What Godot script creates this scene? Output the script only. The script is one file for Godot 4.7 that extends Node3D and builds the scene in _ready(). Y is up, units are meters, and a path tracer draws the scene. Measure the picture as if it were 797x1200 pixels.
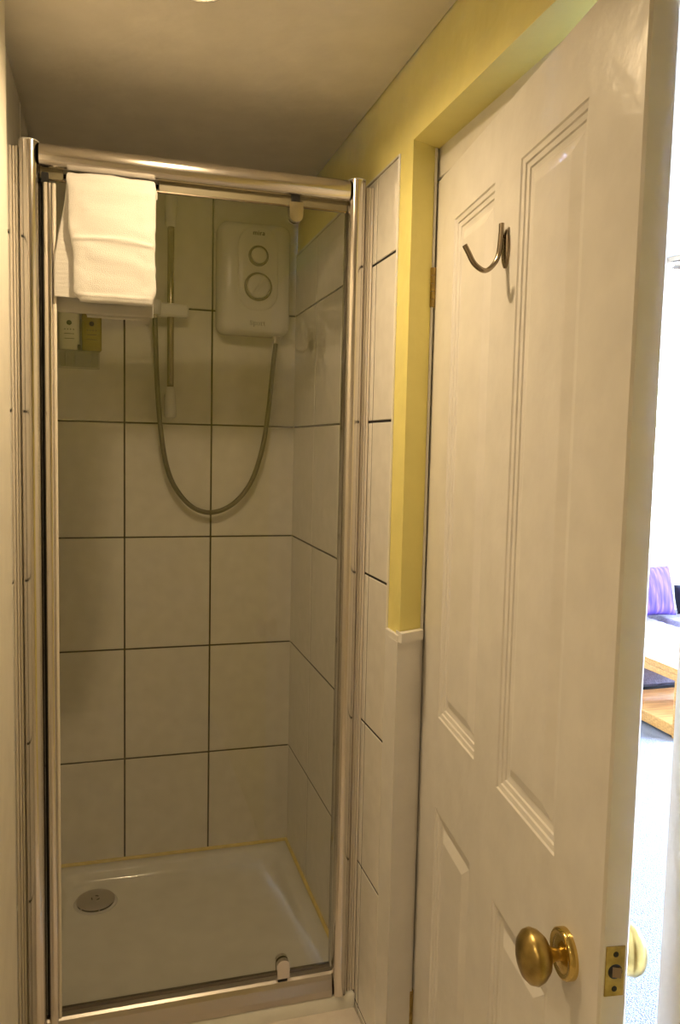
extends Node3D

# ---------------------------------------------------------------- helpers
const FLAT := -1
var taken := {}
var cache := {}
var rng := RandomNumberGenerator.new()
var M := {}

func new_st() -> SurfaceTool:
	var st := SurfaceTool.new()
	st.begin(Mesh.PRIMITIVE_TRIANGLES)
	return st

func tri(st: SurfaceTool, a: Vector3, b: Vector3, c: Vector3, g := FLAT) -> void:
	st.set_smooth_group(g)
	st.add_vertex(a); st.add_vertex(c); st.add_vertex(b)

# corners counter-clockwise as seen from outside
func quad(st: SurfaceTool, a: Vector3, b: Vector3, c: Vector3, d: Vector3, g := FLAT) -> void:
	tri(st, a, b, c, g)
	tri(st, a, c, d, g)

func finish(st: SurfaceTool) -> ArrayMesh:
	st.generate_normals()
	return st.commit()

# box with chamfered edges
func box(st: SurfaceTool, lo: Vector3, hi: Vector3, b := 0.0, xf := Transform3D()) -> void:
	var c := (lo + hi) / 2.0
	var h := (hi - lo) / 2.0
	b = minf(b, minf(h.x, minf(h.y, h.z)) * 0.95)
	var ax := [Vector3.RIGHT, Vector3.UP, Vector3.BACK]
	for i in 3:
		var u: Vector3 = ax[(i + 1) % 3]
		var v: Vector3 = ax[(i + 2) % 3]
		var n: Vector3 = ax[i]
		for s in [-1.0, 1.0]:
			var hu: float = h[(i + 1) % 3] - b
			var hv: float = h[(i + 2) % 3] - b
			var o: Vector3 = c + n * s * h[i]
			var p := [o - u * hu - v * hv, o + u * hu - v * hv, o + u * hu + v * hv, o - u * hu + v * hv]
			if s < 0: p.reverse()
			quad(st, xf * p[0], xf * p[1], xf * p[2], xf * p[3])
	if b <= 0.0: return
	for i in 3:
		var u: Vector3 = ax[(i + 1) % 3]
		var v: Vector3 = ax[(i + 2) % 3]
		var n: Vector3 = ax[i]
		for su in [-1.0, 1.0]:
			for sv in [-1.0, 1.0]:
				var hu: float = h[(i + 1) % 3]
				var hv: float = h[(i + 2) % 3]
				var hn: float = h[i] - b
				var p1: Vector3 = c + u * su * hu + v * sv * (hv - b)
				var p2: Vector3 = c + u * su * (hu - b) + v * sv * hv
				var q := [p1 - n * hn, p1 + n * hn, p2 + n * hn, p2 - n * hn]
				if su * sv > 0: q.reverse()
				quad(st, xf * q[0], xf * q[1], xf * q[2], xf * q[3])
	for sx in [-1.0, 1.0]:
		for sy in [-1.0, 1.0]:
			for sz in [-1.0, 1.0]:
				var k := Vector3(sx * h.x, sy * h.y, sz * h.z)
				var p := [c + k - Vector3(0, sy * b, sz * b), c + k - Vector3(sx * b, 0, sz * b), c + k - Vector3(sx * b, sy * b, 0)]
				if sx * sy * sz < 0: p.reverse()
				tri(st, xf * p[0], xf * p[1], xf * p[2])

# closed or open grid from rows of points; rows run so that (next in row) x (next row) points outwards
func grid(st: SurfaceTool, rows: Array, close_row := false, close_col := false, g := 1) -> void:
	var nr := rows.size()
	var nc: int = rows[0].size()
	for i in (nr if close_col else nr - 1):
		var r0: PackedVector3Array = rows[i]
		var r1: PackedVector3Array = rows[(i + 1) % nr]
		for j in (nc if close_row else nc - 1):
			var k := (j + 1) % nc
			quad(st, r0[j], r0[k], r1[k], r1[j], g)

func fan(st: SurfaceTool, ring: PackedVector3Array, flip := false, g := FLAT) -> void:
	var c := Vector3.ZERO
	for p in ring: c += p
	c /= ring.size()
	for j in ring.size():
		var a := ring[j]
		var b := ring[(j + 1) % ring.size()]
		if flip: tri(st, c, b, a, g)
		else: tri(st, c, a, b, g)

# revolve (radius, height) pairs round local y
func lathe(st: SurfaceTool, prof: PackedVector2Array, seg := 32, xf := Transform3D(), g := 1) -> void:
	var rows := []
	for p in prof:
		var r := PackedVector3Array()
		for j in seg:
			var a := -TAU * j / seg
			r.append(xf * Vector3(p.x * cos(a), p.y, p.x * sin(a)))
		rows.append(r)
	grid(st, rows, true, false, g)

# tube along points with radii (elliptic: rx, ry about a given side vector)
func tube(st: SurfaceTool, pts: PackedVector3Array, radii, seg := 12, caps := true, flat := 1.0, side := Vector3.ZERO) -> void:
	var rows := []
	var up := Vector3.UP
	var d0 := (pts[1] - pts[0]).normalized()
	if absf(d0.dot(up)) > 0.9: up = Vector3.RIGHT
	var prev := up.cross(d0).normalized()
	for i in pts.size():
		var d := (pts[mini(i + 1, pts.size() - 1)] - pts[maxi(i - 1, 0)]).normalized()
		if side != Vector3.ZERO: prev = side
		var s := (prev - d * prev.dot(d)).normalized()
		prev = s
		var t := d.cross(s)
		var r: float = radii[i] if radii is PackedFloat32Array else radii
		var row := PackedVector3Array()
		for j in seg:
			var a := TAU * j / seg
			row.append(pts[i] + s * cos(a) * r * flat + t * sin(a) * r)
		rows.append(row)
	grid(st, rows, true)
	if caps:
		fan(st, rows[0], true)
		fan(st, rows[-1])

# prism: polygon (x, z) counter-clockwise seen from above (y up; x right, z towards viewer), from y0 to y1
func prism(st: SurfaceTool, poly: PackedVector2Array, y0: float, y1: float, smooth := false, xf := Transform3D()) -> void:
	var lo := PackedVector3Array()
	var hi := PackedVector3Array()
	for p in poly:
		lo.append(xf * Vector3(p.x, y0, p.y)); hi.append(xf * Vector3(p.x, y1, p.y))
	var n := poly.size()
	for i in n:
		var k := (i + 1) % n
		quad(st, lo[k], lo[i], hi[i], hi[k], 1 if smooth else FLAT)
	var idx := Geometry2D.triangulate_polygon(poly)
	for t in range(0, idx.size(), 3):
		var a := idx[t]; var b := idx[t + 1]; var c := idx[t + 2]
		var area := (poly[b] - poly[a]).cross(poly[c] - poly[a])
		if area > 0:
			var sw := b; b = c; c = sw
		tri(st, hi[a], hi[b], hi[c])
		tri(st, lo[a], lo[c], lo[b])

func smooth_path(ctrl: PackedVector3Array, n: int) -> PackedVector3Array:
	var c := Curve3D.new()
	c.bake_interval = 0.002
	for i in ctrl.size():
		var t := (ctrl[mini(i + 1, ctrl.size() - 1)] - ctrl[maxi(i - 1, 0)]) / 6.0
		c.add_point(ctrl[i], -t, t)
	var out := PackedVector3Array()
	var l := c.get_baked_length()
	for i in n + 1:
		out.append(c.sample_baked(l * i / n, true))
	return out

func numbered(called: String) -> String:
	if not taken.has(called):
		taken[called] = 0
		return called
	taken[called] += 1
	return "%s_%03d" % [called, taken[called]]

func tag(o: Node3D, label := "", category := "", group := "", kind := "") -> Node3D:
	if label: o.set_meta("label", label)
	if category: o.set_meta("category", category)
	if group: o.set_meta("group", group)
	if kind: o.set_meta("kind", kind)
	return o

func thing(called: String, at := Vector3.ZERO) -> Node3D:
	var o := Node3D.new()
	o.name = numbered(called)
	o.position = at
	add_child(o, true)
	return o

func put(called: String, what, mat: Material, parent: Node = null) -> MeshInstance3D:
	var o := MeshInstance3D.new()
	o.mesh = what if what is Mesh else finish(what)
	o.material_override = mat
	o.cast_shadow = GeometryInstance3D.SHADOW_CASTING_SETTING_ON
	if parent == null:
		o.name = numbered(called)
		add_child(o, true)
	else:
		o.name = called
		var n := 0
		while parent.has_node(NodePath(o.name)):
			n += 1
			o.name = "%s_%03d" % [called, n]
		parent.add_child(o, true)
	return o

# a mesh built in world coordinates below a thing that stands elsewhere
func shift(o: MeshInstance3D, parent: Node3D) -> MeshInstance3D:
	o.position = -parent.position
	return o

# ---------------------------------------------------------------- materials
func noise_tex(freq: float, a: Color, b: Color, size := 256, octaves := 4, seed_ := 1, normal := false, strength := 4.0, kind := FastNoiseLite.TYPE_SIMPLEX_SMOOTH) -> NoiseTexture2D:
	var n := FastNoiseLite.new()
	n.seed = seed_
	n.noise_type = kind
	n.frequency = freq
	n.fractal_octaves = octaves
	var t := NoiseTexture2D.new()
	t.width = size; t.height = size
	t.seamless = true
	t.noise = n
	if normal:
		t.as_normal_map = true
		t.bump_strength = strength
	else:
		var g := Gradient.new()
		g.set_color(0, a); g.set_color(1, b)
		t.color_ramp = g
	return t

func mat(c: Color, rough := 0.5, metal := 0.0) -> StandardMaterial3D:
	var m := StandardMaterial3D.new()
	m.albedo_color = c
	m.roughness = rough
	m.metallic = metal
	return m

func textured(c: Color, rough: float, tex: Texture2D, scale: float, nrm: Texture2D = null, nscale := 0.3) -> StandardMaterial3D:
	var m := mat(c, rough)
	m.uv1_triplanar = true
	m.uv1_world_triplanar = true
	m.uv1_scale = Vector3.ONE * scale
	if tex: m.albedo_texture = tex
	if nrm:
		m.normal_enabled = true
		m.normal_texture = nrm
		m.normal_scale = nscale
	return m

func make_materials() -> void:
	var fine := noise_tex(0.02, Color(0.95, 0.95, 0.95), Color(1, 1, 1), 256, 4, 3)
	var paint_n := noise_tex(0.05, Color.BLACK, Color.WHITE, 256, 4, 5, true, 2.0)
	var wave_n := noise_tex(0.008, Color.BLACK, Color.WHITE, 256, 2, 9, true, 3.0)
	M.ceiling = textured(Color(0.90, 0.88, 0.84), 0.85, fine, 1.5, paint_n, 0.15)
	M.yellow = textured(Color(0.93, 0.89, 0.56), 0.55, fine, 1.5, paint_n, 0.2)
	M.cream = textured(Color(0.90, 0.88, 0.83), 0.7, fine, 1.5, paint_n, 0.15)
	M.gloss = textured(Color(0.91, 0.90, 0.88), 0.28, fine, 2.0, paint_n, 0.12)
	M.tile = textured(Color(0.90, 0.89, 0.86), 0.08, fine, 3.0, wave_n, 0.05)
	M.grout = mat(Color(0.10, 0.085, 0.075), 0.9)
	M.trim = mat(Color(0.86, 0.85, 0.80), 0.4)
	M.silicone = textured(Color(0.90, 0.82, 0.50), 0.4, noise_tex(0.03, Color(0.93, 0.92, 0.86), Color(1, 1, 1), 128, 4, 21), 6.0)
	M.chrome = mat(Color(0.86, 0.84, 0.82), 0.17, 1.0)
	M.satin = mat(Color(0.74, 0.72, 0.70), 0.28, 1.0)
	M.steel = mat(Color(0.62, 0.57, 0.50), 0.25, 1.0)
	M.lip = mat(Color(0.44, 0.41, 0.31), 0.5)
	M.channel = mat(Color(0.88, 0.85, 0.80), 0.3)
	M.hose = mat(Color(0.42, 0.40, 0.37), 0.28, 1.0)
	M.brass = mat(Color(0.84, 0.74, 0.46), 0.16, 1.0)
	M.brass_dull = textured(Color(0.80, 0.70, 0.44), 0.32, noise_tex(0.03, Color(0.7, 0.7, 0.7), Color(1, 1, 1), 128, 4, 31), 10.0)
	M.brass_dull.metallic = 1.0
	M.dark = mat(Color(0.03, 0.028, 0.026), 0.5)
	M.black_seal = mat(Color(0.02, 0.02, 0.02), 0.6)
	M.white_seal = mat(Color(0.88, 0.85, 0.80), 0.4)
	M.plastic = mat(Color(0.86, 0.86, 0.86), 0.22)
	M.acrylic = textured(Color(0.90, 0.90, 0.87), 0.10, fine, 2.0)
	M.dial_ring = mat(Color(0.55, 0.54, 0.52), 0.25, 0.6)
	M.print = mat(Color(0.12, 0.11, 0.10), 0.6)
	M.grey_print = mat(Color(0.50, 0.50, 0.50), 0.6)
	M.glass = mat(Color(0.44, 0.45, 0.20, 0.085), 0.0)
	M.glass.transparency = BaseMaterial3D.TRANSPARENCY_ALPHA
	M.pane = mat(Color(0.9, 0.95, 1.0, 0.04), 0.0)
	M.pane.transparency = BaseMaterial3D.TRANSPARENCY_ALPHA
	M.clear = mat(Color(0.80, 0.82, 0.78, 0.22), 0.05)
	M.clear.transparency = BaseMaterial3D.TRANSPARENCY_ALPHA
	var terry := noise_tex(0.16, Color(0.92, 0.92, 0.92), Color(1, 1, 1), 256, 3, 41)
	M.towel = textured(Color(0.82, 0.81, 0.79), 0.95, terry, 11.0, noise_tex(0.16, Color.BLACK, Color.WHITE, 256, 3, 42, true, 6.0), 0.35)
	M.towel.rim_enabled = true
	M.towel.rim = 0.4
	M.lotion = mat(Color(0.80, 0.80, 0.70), 0.35)
	M.olive = mat(Color(0.55, 0.50, 0.12), 0.25)
	M.leaf_print = mat(Color(0.28, 0.36, 0.16), 0.6)
	M.vinyl = textured(Color(0.93, 0.91, 0.88), 0.35, noise_tex(0.012, Color(0.84, 0.82, 0.80), Color(1, 1, 1), 256, 5, 51), 1.6)
	M.carpet = textured(Color(0.80, 0.81, 0.84), 1.0, noise_tex(0.22, Color(0.30, 0.31, 0.34), Color(1, 1, 1), 512, 3, 61), 1.6, noise_tex(0.22, Color.BLACK, Color.WHITE, 512, 3, 61, true, 12.0), 0.7)
	M.white_wall = textured(Color(0.92, 0.92, 0.92), 0.8, fine, 1.5)
	var grain := noise_tex(0.02, Color(0.80, 0.74, 0.66), Color(1, 1, 1), 256, 5, 71)
	M.oak = textured(Color(0.86, 0.66, 0.38), 0.35, grain, 1.0)
	M.oak.uv1_scale = Vector3(0.8, 14.0, 9.0)
	var hide := noise_tex(0.05, Color(0.8, 0.8, 0.8), Color(1, 1, 1), 256, 4, 81)
	M.leather = textured(Color(0.50, 0.47, 0.54), 0.42, hide, 3.0, noise_tex(0.09, Color.BLACK, Color.WHITE, 256, 4, 82, true, 5.0), 0.4)
	var stripe := noise_tex(0.012, Color(0.09, 0.03, 0.30), Color(0.46, 0.34, 0.66), 256, 3, 91)
	M.purple = textured(Color(0.95, 0.90, 1.0), 0.85, stripe, 1.0)
	M.purple.uv1_scale = Vector3(9.0, 1.4, 4.0)
	M.navy = textured(Color(0.06, 0.06, 0.14), 0.9, fine, 4.0)
	M.lamp_glow = mat(Color(1, 0.95, 0.85), 0.5)
	M.lamp_glow.emission_enabled = true
	M.lamp_glow.emission = Color(1.0, 0.86, 0.60)
	M.lamp_glow.emission_energy_multiplier = 24.0

# ---------------------------------------------------------------- scene
func _ready() -> void:
	rng.seed = 7
	# camera
	var cam := Camera3D.new()
	cam.name = "camera"
	cam.position = Vector3(-0.55, 1.482, 2.382)
	var fwd := Vector3(0.2826, -0.0838, -0.9556).normalized()
	var right := Vector3(0.9589, 0.0222, 0.2816)
	right = (right - fwd * right.dot(fwd)).normalized()
	cam.basis = Basis(right, right.cross(fwd), -fwd)
	cam.fov = 65.74
	cam.near = 0.02
	cam.far = 60.0
	add_child(cam)
	cam.current = true
	# sky and exposure
	var we := WorldEnvironment.new()
	we.name = "environment"
	var env := Environment.new()
	var psm := ProceduralSkyMaterial.new()
	psm.sky_top_color = Color(0.62, 0.76, 1.0)
	psm.sky_horizon_color = Color(0.90, 0.95, 1.0)
	psm.ground_bottom_color = Color(0.5, 0.52, 0.5)
	psm.ground_horizon_color = Color(0.85, 0.9, 0.92)
	psm.sky_energy_multiplier = 8.0
	psm.ground_energy_multiplier = 3.0
	var sky := Sky.new()
	sky.sky_material = psm
	env.sky = sky
	env.background_mode = Environment.BG_SKY
	env.tonemap_mode = Environment.TONE_MAPPER_LINEAR
	env.tonemap_exposure = 1.3
	env.sdfgi_enabled = true
	env.ssao_enabled = true
	env.ssil_enabled = true
	we.environment = env
	add_child(we)
	# daylight through the living room's windows
	daylight(Vector3(4.52, 1.45, 0.2), Vector3(-1, -0.1, 0), Vector2(2.2, 1.4), 28.0)
	daylight(Vector3(3.70, 1.55, -2.22), Vector3(-0.1, -0.1, 1), Vector2(1.0, 0.8), 6.0)
	make_materials()
	build_shell()
	build_door()
	build_tray()
	build_enclosure()
	build_shower_fittings()
	build_towel()
	build_downlight(Vector3(-0.405, 2.21, 1.040), 0.70, "recessed ceiling downlight with a shallow white rim just in front of the shower")
	build_downlight(Vector3(-1.20, 2.21, 2.15), 0.55, "recessed ceiling downlight behind the camera, in the wider part of the bathroom")
	build_downlight(Vector3(-1.30, 2.21, 3.05), 0.40, "recessed ceiling downlight near the rear wall of the bathroom, farthest from the shower")
	build_living_room()

func daylight(at: Vector3, towards: Vector3, size: Vector2, energy: float) -> void:
	var l := AreaLight3D.new()
	l.name = "daylight"
	l.area_size = size
	l.light_color = Color(0.90, 0.95, 1.0)
	l.light_energy = energy
	l.area_range = 12.0
	l.shadow_enabled = true
	add_child(l, true)
	l.look_at_from_position(at, at + towards, Vector3.UP)

# ---- tiles
const JOINT := 0.0045
func tile_mesh(w: float, h: float) -> Mesh:
	var key := "%.4f_%.4f" % [w, h]
	if not cache.has(key):
		var st := new_st()
		# glazed body with a cushioned edge, face towards +z, corner at the origin
		var b := 0.0022
		var d := 0.008
		var rings := [[0.0, 0.0], [0.0, d - 0.0016], [0.0007, d - 0.0005], [b, d]]
		var rows := []
		for r in rings:
			var i: float = r[0]
			rows.append(PackedVector3Array([Vector3(i, i, r[1]), Vector3(w - i, i, r[1]), Vector3(w - i, h - i, r[1]), Vector3(i, h - i, r[1])]))
		for k in rows.size() - 1:
			for j in 4:
				quad(st, rows[k][j], rows[k][(j + 1) % 4], rows[k + 1][(j + 1) % 4], rows[k + 1][j], FLAT)
		var f: PackedVector3Array = rows[-1]
		quad(st, f[0], f[1], f[2], f[3])
		cache[key] = finish(st)
	return cache[key]

# tiles over [a0..a1] x [y0..y1]; cuts are joint positions
func tile_field(parent: Node3D, xf: Transform3D, cols: Array, rows: Array) -> void:
	for i in cols.size() - 1:
		for j in rows.size() - 1:
			var x0: float = cols[i] + JOINT / 2; var x1: float = cols[i + 1] - JOINT / 2
			var y0: float = rows[j] + JOINT / 2; var y1: float = rows[j + 1] - JOINT / 2
			var o := put("tile", tile_mesh(x1 - x0, y1 - y0), M.tile, parent)
			o.transform = xf * Transform3D(Basis(), Vector3(x0, y0, rng.randf_range(-0.0003, 0.0003)))

func struct(o: Node3D, label := "") -> Node3D:
	o.set_meta("kind", "structure")
	if label: o.set_meta("label", label)
	return o

func build_shell() -> void:
	var st := new_st()
	var rows := [0.199, 0.533, 0.867, 1.2, 1.534, 1.868]
	# back wall (tiled to the ceiling), its tile faces at z = 0
	st = new_st()
	box(st, Vector3(-0.9, 0, -0.15), Vector3(0.2, 2.35, -0.011))
	var wb := put("wall_back", st, M.cream)
	struct(wb, "white tiled back wall of the shower with dark joints")
	st = new_st()
	box(st, Vector3(-0.73, 0.15, -0.012), Vector3(0.0, 2.21, -0.0014))
	put("grout", st, M.grout, wb)
	tile_field(wb, Transform3D(Basis(), Vector3(0, 0, -0.008)), [-0.751 + 0.02, -0.5, -0.25, 0.0085], rows + [2.2])
	# right wall: yellow plaster with tiles to z = 0.873, a doorway from z = 0.95 to 1.76
	st = new_st()
	prism(st, PackedVector2Array([Vector2(0.003, -0.15), Vector2(0.003, 0.944), Vector2(0.058, 0.921), Vector2(0.0655, 0.908), Vector2(0.2, 0.90), Vector2(0.2, -0.15)]), 0, 2.055)
	box(st, Vector3(0.003, 2.055, -0.15), Vector3(0.2, 2.35, 3.5))
	box(st, Vector3(0.003, 0, 1.78), Vector3(0.2, 2.055, 3.5))
	var wr := put("wall_right", st, M.yellow)
	struct(wr, "yellow painted wall with white tiles beside the shower and the doorway")
	st = new_st()
	box(st, Vector3(0.0014, 0.0, 0.0), Vector3(0.006, 2.046, 0.8715))
	put("grout", st, M.grout, wr)
	var xr := Transform3D(Basis(Vector3(0, 0, -1), Vector3.UP, Vector3(-1, 0, 0)), Vector3(0.0, 0, 0))   # local x runs to -z
	tile_field(wr, Transform3D(xr.basis, Vector3(0.008, 0, 0)), [-0.8735, -0.751, -0.501, -0.251, 0.0022], [0.02] + rows + [2.0475])
	st = new_st()
	box(st, Vector3(-0.001, 2.0475, 0.0), Vector3(0.004, 2.052, 0.874), 0.001)
	box(st, Vector3(-0.001, 0.02, 0.873), Vector3(0.004, 2.052, 0.878), 0.0015)
	put("tile_edge", st, M.trim, wr)
	# white boxed lower part of the reveal with its ledge
	st = new_st()
	box(st, Vector3(-0.003, 0.0, 0.879), Vector3(0.004, 1.112, 0.946), 0.001)
	prism(st, PackedVector2Array([Vector2(-0.004, 0.90), Vector2(-0.004, 0.952), Vector2(0.0555, 0.928), Vector2(0.0555, 0.91)]), 0.0, 1.100)
	put("reveal_panel", st, M.gloss, wr)
	st = new_st()
	prism(st, PackedVector2Array([Vector2(0.0005, 0.93), Vector2(0.0005, 0.963), Vector2(0.0555, 0.9395), Vector2(0.0555, 0.91)]), 1.100, 1.119)
	put("ledge", st, M.gloss, wr)
	# left wall
	st = new_st()
	prism(st, PackedVector2Array([Vector2(-0.9, -0.15), Vector2(-0.9, 1.4), Vector2(-0.712, 1.4), Vector2(-0.712, 0.879), Vector2(-0.734, 0.879), Vector2(-0.734, -0.15)]), 0, 2.35)
	var wl := put("wall_left", st, M.cream)
	struct(wl, "narrow tiled left wall at the edge of the picture")
	st = new_st()
	box(st, Vector3(-0.735, 0.0, 0.0), Vector3(-0.7264, 2.2, 0.875))
	put("grout", st, M.grout, wl)
	tile_field(wl, Transform3D(Basis(Vector3(0, 0, 1), Vector3.UP, Vector3(1, 0, 0)).orthonormalized(), Vector3(-0.733, 0, 0)), [0.0, 0.251, 0.501, 0.751, 0.8785], [0.02] + rows + [2.2])
	# the rest of the bathroom, behind the camera
	st = new_st()
	box(st, Vector3(-2.0, 0, 1.25), Vector3(-0.9, 2.35, 1.4))
	box(st, Vector3(-2.15, 0, 1.25), Vector3(-2.0, 2.35, 3.65))
	box(st, Vector3(-2.15, 0, 3.5), Vector3(0.2, 2.35, 3.65))
	struct(put("wall_rear", st, M.cream), "plain cream walls of the bathroom behind the camera")
	st = new_st()
	box(st, Vector3(-2.15, 2.21, -0.15), Vector3(0.0, 2.40, 3.65))
	struct(put("ceiling", st, M.ceiling), "plain white bathroom ceiling in warm light")
	st = new_st()
	box(st, Vector3(-2.15, -0.12, -0.15), Vector3(0.12, 0.0, 3.65))
	struct(put("floor", st, M.vinyl), "pale marbled bathroom floor below the step")
	st = new_st()
	box(st, Vector3(-0.7225, 0.0, 0.002), Vector3(-0.001, 0.1875, 0.872), 0.003)
	struct(put("trim_1", st, M.vinyl), "white marbled step in front of the shower tray")
	# door lining
	st = new_st()
	box(st, Vector3(0.0645, 0.0, 0.862), Vector3(0.2, 2.04, 0.9062), 0.001)
	box(st, Vector3(0.056, 0.0, 0.90), Vector3(0.0618, 2.054, 0.9240), 0.0008)
	box(st, Vector3(0.066, 1.9985, 0.862), Vector3(0.2, 2.06, 1.79), 0.002)
	box(st, Vector3(0.036, 0.0, 1.684), Vector3(0.2, 2.06, 1.79), 0.004)
	box(st, Vector3(0.110, 0.0, 0.9035), Vector3(0.125, 1.9985, 0.916), 0.001)
	box(st, Vector3(0.110, 1.985, 0.9035), Vector3(0.125, 1.9985, 1.684), 0.001)
	struct(put("trim_2", st, M.gloss), "white gloss door lining round the open door")

# ---- the panelled door
func ring_rect(a: float, b: float, c: float, d: float, i: float, z: float) -> PackedVector3Array:
	return PackedVector3Array([Vector3(a + i, c + i, z), Vector3(b - i, c + i, z), Vector3(b - i, d - i, z), Vector3(a + i, d - i, z)])

func build_door() -> void:
	var T := 0.034
	var W := 0.772
	var door := thing("door_1", Vector3(0.067, 0, 0.905))
	var ang := deg_to_rad(7.1)
	var dr := Vector3(-sin(ang), 0, cos(ang))
	door.basis = Basis(dr, Vector3.UP, dr.cross(Vector3.UP))
	tag(door, "white gloss four-panel door standing ajar, brass knob and hook on it", "door", "", "structure")
	var xs := [0.0022, 0.132, 0.337, 0.441, 0.645, W]
	var ys := [0.012, 0.24, 0.798, 0.974, 1.891, 1.994]
	var st := new_st()
	var b := 0.003
	for side in 2:
		for i in 5:
			for j in 5:
				if i % 2 == 1 and j % 2 == 1: continue
				var x0: float = xs[i] + (b if i == 0 else 0.0)
				var x1: float = xs[i + 1] - (b if i == 4 else 0.0)
				var y0: float = ys[j] + (b if j == 0 else 0.0)
				var y1: float = ys[j + 1] - (b if j == 4 else 0.0)
				var z := 0.0 if side == 0 else -T
				var p := [Vector3(x0, y0, z), Vector3(x1, y0, z), Vector3(x1, y1, z), Vector3(x0, y1, z)]
				if side == 1: p.reverse()
				quad(st, p[0], p[1], p[2], p[3])
	var ring := []
	for r in [[b, 0.0], [0.0, -b], [0.0, -T + b], [b, -T]]:
		ring.append(ring_rect(xs[0], xs[5], ys[0], ys[5], r[0], r[1]))
	for k in 3:
		for j in 4:
			quad(st, ring[k + 1][j], ring[k + 1][(j + 1) % 4], ring[k][(j + 1) % 4], ring[k][j])
	put("leaf", st, M.gloss, door)
	# moulded panels: an ogee of three fillets, a groove and a raised field
	var prof := [[0.0, 0.0], [0.002, -0.0022], [0.009, -0.0034], [0.0105, -0.0056], [0.0175, -0.0066], [0.019, -0.0088], [0.0255, -0.0098], [0.029, -0.0098], [0.046, -0.0030], [0.048, -0.0026]]
	for cx in [1, 3]:
		for cy in [1, 3]:
			st = new_st()
			for side in 2:
				var rr := []
				for p in prof:
					var r := ring_rect(xs[cx], xs[cx + 1], ys[cy], ys[cy + 1], p[0], p[1] if side == 0 else -T - p[1])
					rr.append(r)
				for k in rr.size() - 1:
					for j in 4:
						var q := [rr[k][j], rr[k][(j + 1) % 4], rr[k + 1][(j + 1) % 4], rr[k + 1][j]]
						if side == 1: q.reverse()
						quad(st, q[0], q[1], q[2], q[3])
				var f: PackedVector3Array = rr[-1]
				if side == 0: quad(st, f[0], f[1], f[2], f[3])
				else: quad(st, f[3], f[2], f[1], f[0])
			put("panel", st, M.gloss, door)
	# knobs on both sides
	for side in [1.0, -1.0]:
		var base := Vector3(0.694, 0.879, 0.0 if side > 0 else -T)
		var xf := Transform3D(Basis(Vector3.RIGHT, Vector3(0, 0, side), Vector3(0, -side, 0)), base)
		st = new_st()
		lathe(st, PackedVector2Array([Vector2(0.0, 0.022), Vector2(0.004, 0.0222), Vector2(0.013, 0.0245), Vector2(0.022, 0.029), Vector2(0.0290, 0.0365), Vector2(0.0318, 0.044), Vector2(0.0300, 0.051), Vector2(0.024, 0.0568), Vector2(0.015, 0.0605), Vector2(0.006, 0.062), Vector2(0.0, 0.0622)]), 48, xf)
		lathe(st, PackedVector2Array([Vector2(0.0085, 0.008), Vector2(0.0078, 0.014), Vector2(0.0085, 0.019), Vector2(0.011, 0.0235), Vector2(0.013, 0.0265)]), 32, xf)
		var k := put("door_knob", st, M.brass_dull, door)
		st = new_st()
		lathe(st, PackedVector2Array([Vector2(0.0295, 0.0), Vector2(0.0295, 0.0085), Vector2(0.0275, 0.0105), Vector2(0.0255, 0.0108), Vector2(0.0225, 0.0092), Vector2(0.0190, 0.0100), Vector2(0.0130, 0.0128), Vector2(0.0, 0.0135)]), 48, xf)
		put("rose", st, M.brass, k)
	# latch plate on the lock edge
	st = new_st()
	box(st, Vector3(W - 0.001, 0.880, -0.0285), Vector3(W + 0.0014, 0.938, -0.0055), 0.0006)
	var plate := put("latch_plate", st, M.brass_dull, door)
	var ex := Transform3D(Basis(Vector3(0, 0, -1), Vector3.RIGHT, Vector3(0, -1, 0)), Vector3(W + 0.0012, 0, -0.017))
	st = new_st()
	for y in [0.889, 0.929]:
		lathe(st, PackedVector2Array([Vector2(0.0034, 0.0), Vector2(0.0030, 0.0008), Vector2(0.001, 0.0003), Vector2(0.0, 0.0003)]), 16, Transform3D(ex.basis, ex.origin + Vector3(0, y, 0)))
	put("screw", st, M.dark, plate)
	st = new_st()
	lathe(st, PackedVector2Array([Vector2(0.0085, 0.0), Vector2(0.0085, 0.0005), Vector2(0.0, 0.0006)]), 24, Transform3D(ex.basis, ex.origin + Vector3(0, 0.909, 0)))
	put("latch_hole", st, M.dark, plate)
	st = new_st()
	prism(st, PackedVector2Array([Vector2(W, -0.0225), Vector2(W, -0.0135), Vector2(W + 0.0020, -0.0135), Vector2(W + 0.0055, -0.0225)]), 0.9030, 0.9150)
	put("latch_bolt", st, M.steel, plate)
	# coat hook
	var hook := Node3D.new()
	hook.name = "coat_hook"
	hook.position = Vector3(0.398, 1.776, 0)
	door.add_child(hook)
	hook.set_meta("label", "brushed metal coat hook with an oval back plate")
	st = new_st()
	lathe(st, PackedVector2Array([Vector2(1.0, 0.0), Vector2(1.0, 0.55), Vector2(0.8, 0.9), Vector2(0.45, 1.0), Vector2(0.0, 1.0)]), 40, Transform3D(Basis(Vector3(0.0135, 0, 0), Vector3(0, 0, 0.0055), Vector3(0, -0.028, 0)), Vector3.ZERO))
	put("back_plate", st, M.steel, hook)
	st = new_st()
	var path := smooth_path(PackedVector3Array([Vector3(0, 0.036, 0.0095), Vector3(0, 0.018, 0.0100), Vector3(0, -0.008, 0.0125), Vector3(0, -0.024, 0.0200), Vector3(0, -0.033, 0.0330), Vector3(0, -0.024, 0.0490), Vector3(0, -0.008, 0.0590), Vector3(0, 0.002, 0.0650)]), 40)
	tube(st, path, 0.0036, 16, true, 1.7, Vector3.RIGHT)
	put("arm", st, M.steel, hook)
	st = new_st()
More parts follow.
